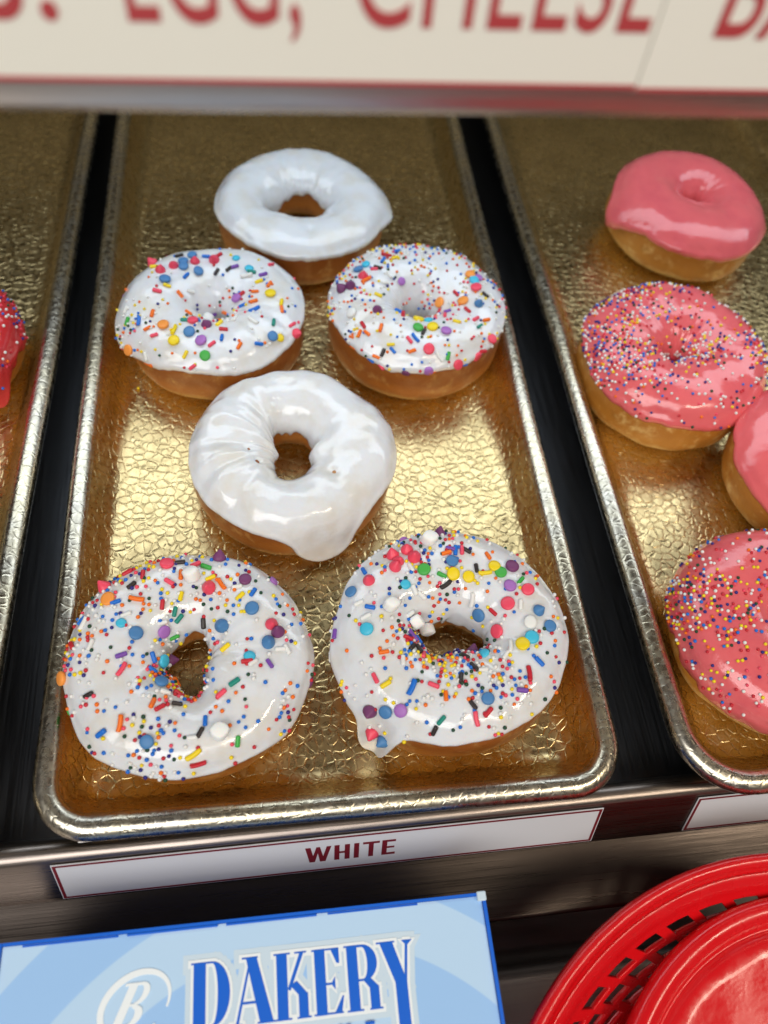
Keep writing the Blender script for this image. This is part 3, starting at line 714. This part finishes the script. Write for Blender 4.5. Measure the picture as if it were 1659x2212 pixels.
doughnut('sprinkled white iced doughnut at the front left corner of the middle tray', (-.0588, .0655, Z0), .0480, .0345, 5.2, 'w', .0125, .16, .10,
         [(-140, 14, .10, .0015)], wrinkle=.3, wra=20, pieces=D5, bead_r=1.1, beads=600, nbase=.8, hoval=.22, hovala=PI/2,
         clusters=[(-.009, -.008, .007, 7), (0, -.014, .006, 5), (.0, .033, .016, 1.2), (-.030, .025, .015, 1), (-.012, -.040, .010, 2.0), (-.040, .0, .008, 1.5)], group=GS)
doughnut('sprinkled white doughnut with a pointed flap of icing, front right of the middle tray', (.0503, .0690, Z0), .0488, .038, 6.6, 'w', .0130, .42, .15,
         [(-131, 7.5, 1.25, .0066), (-146, 16, .35, .0020), (-172, 14, .25, .002)], wrinkle=.45, wra=-40, pieces=D6, bead_r=1.1, beads=620, nbase=.7, hoval=.18, hovala=0, oval=.012,
         clusters=[(-.017, -.007, .008, 6), (.004, -.018, .010, 4), (-.004, .036, .014, 2.0), (.012, -.028, .012, 1), (-.012, -.022, .010, 1.5)], group=GS)
doughnut('plain pink iced doughnut at the far end of the right tray', (.2490, .3565, Z0), .0482, .039, 7.9, 'p', .0065, .22, 1.2,
         [(-172, 15, .30, .0050), (-75, 22, .0, 0), (-10, 20, .12, .002)], wrinkle=.12, group=GP, golden=True, tilt=(.05, .04), hshift=(.004, .006), hoval=.2)
doughnut('pink iced doughnut crowded with beads, just in front of the far plain pink one', (.1995, .2255, Z0), .0502, .042, 8.5, 'p', .0075, .26, .9,
         [(-35, 25, .12, .001), (-100, 25, .05, 0)], wrinkle=.35, wra=90, beads=1000, nbase=.55, beadcols='wwwwwwiiirroyybbek', golden=True, tilt=(.03, -.03),
         clusters=[(-.042, -.004, .014, 3.5), (-.030, -.018, .012, 2.5), (.012, -.004, .010, 3.5), (-.01, .042, .018, 1.6), (.044, -.006, .010, 1.8), (-.035, .022, .014, 1.3)], group=GP, craters=[(.010, -.018, .0020, .0008)])
doughnut('plain pink iced doughnut cut off by the right photo edge between two beaded ones', (.2630, .1530, .004), .0485, .039, 9.1, 'p', .0080, .34, .5,
         [], wrinkle=.12, group=GP, golden=True, tilt=(.06, -.10))
doughnut('pink iced doughnut with evenly strewn beads, at the front of the right tray', (.2085, .0635, Z0), .0505, .037, 10.4, 'p', .0080, -.12, .6,
         [], wrinkle=.15, beads=850, nbase=.9, beadcols='wwwwiirroyyybbek', golden=True, tilt=(-.03, -.05), clusters=[(-.042, .012, .014, 2.5), (-.030, -.010, .016, .6)], group=GP)
doughnut('red iced doughnut with coloured beads at the left edge of the photo', (-.1985, .2500, Z0), .0470, .036, 11.2, 'r', .0090, .02, .4,
         [(-38, 10, .5, .005)], wrinkle=.15, beads=420, nbase=.8, beadcols='wwwiirobkbe', clusters=[(.035, .012, .012, 1.5)], group=GP)
# a few strays on the trays
random.seed(3)
for c, x, y, lab in (('e', -.1480, .2060, 'tiny dark green bead lying loose on the left tray'), ('y', -.0925, .2330, 'tiny yellow bead lying loose on the middle tray beside its left wall'), ('k', .0590, .0315, 'tiny pink bead lying loose on the tray in front of the flapped doughnut')):
    nm, pm = proto('n', c)
    o = bpy.data.objects.new('bead_sprinkle', pm); C.objects.link(o); o.location = (x, y, .0013); tag(o, lab, 'sprinkle', 'loose sprinkles on the trays')
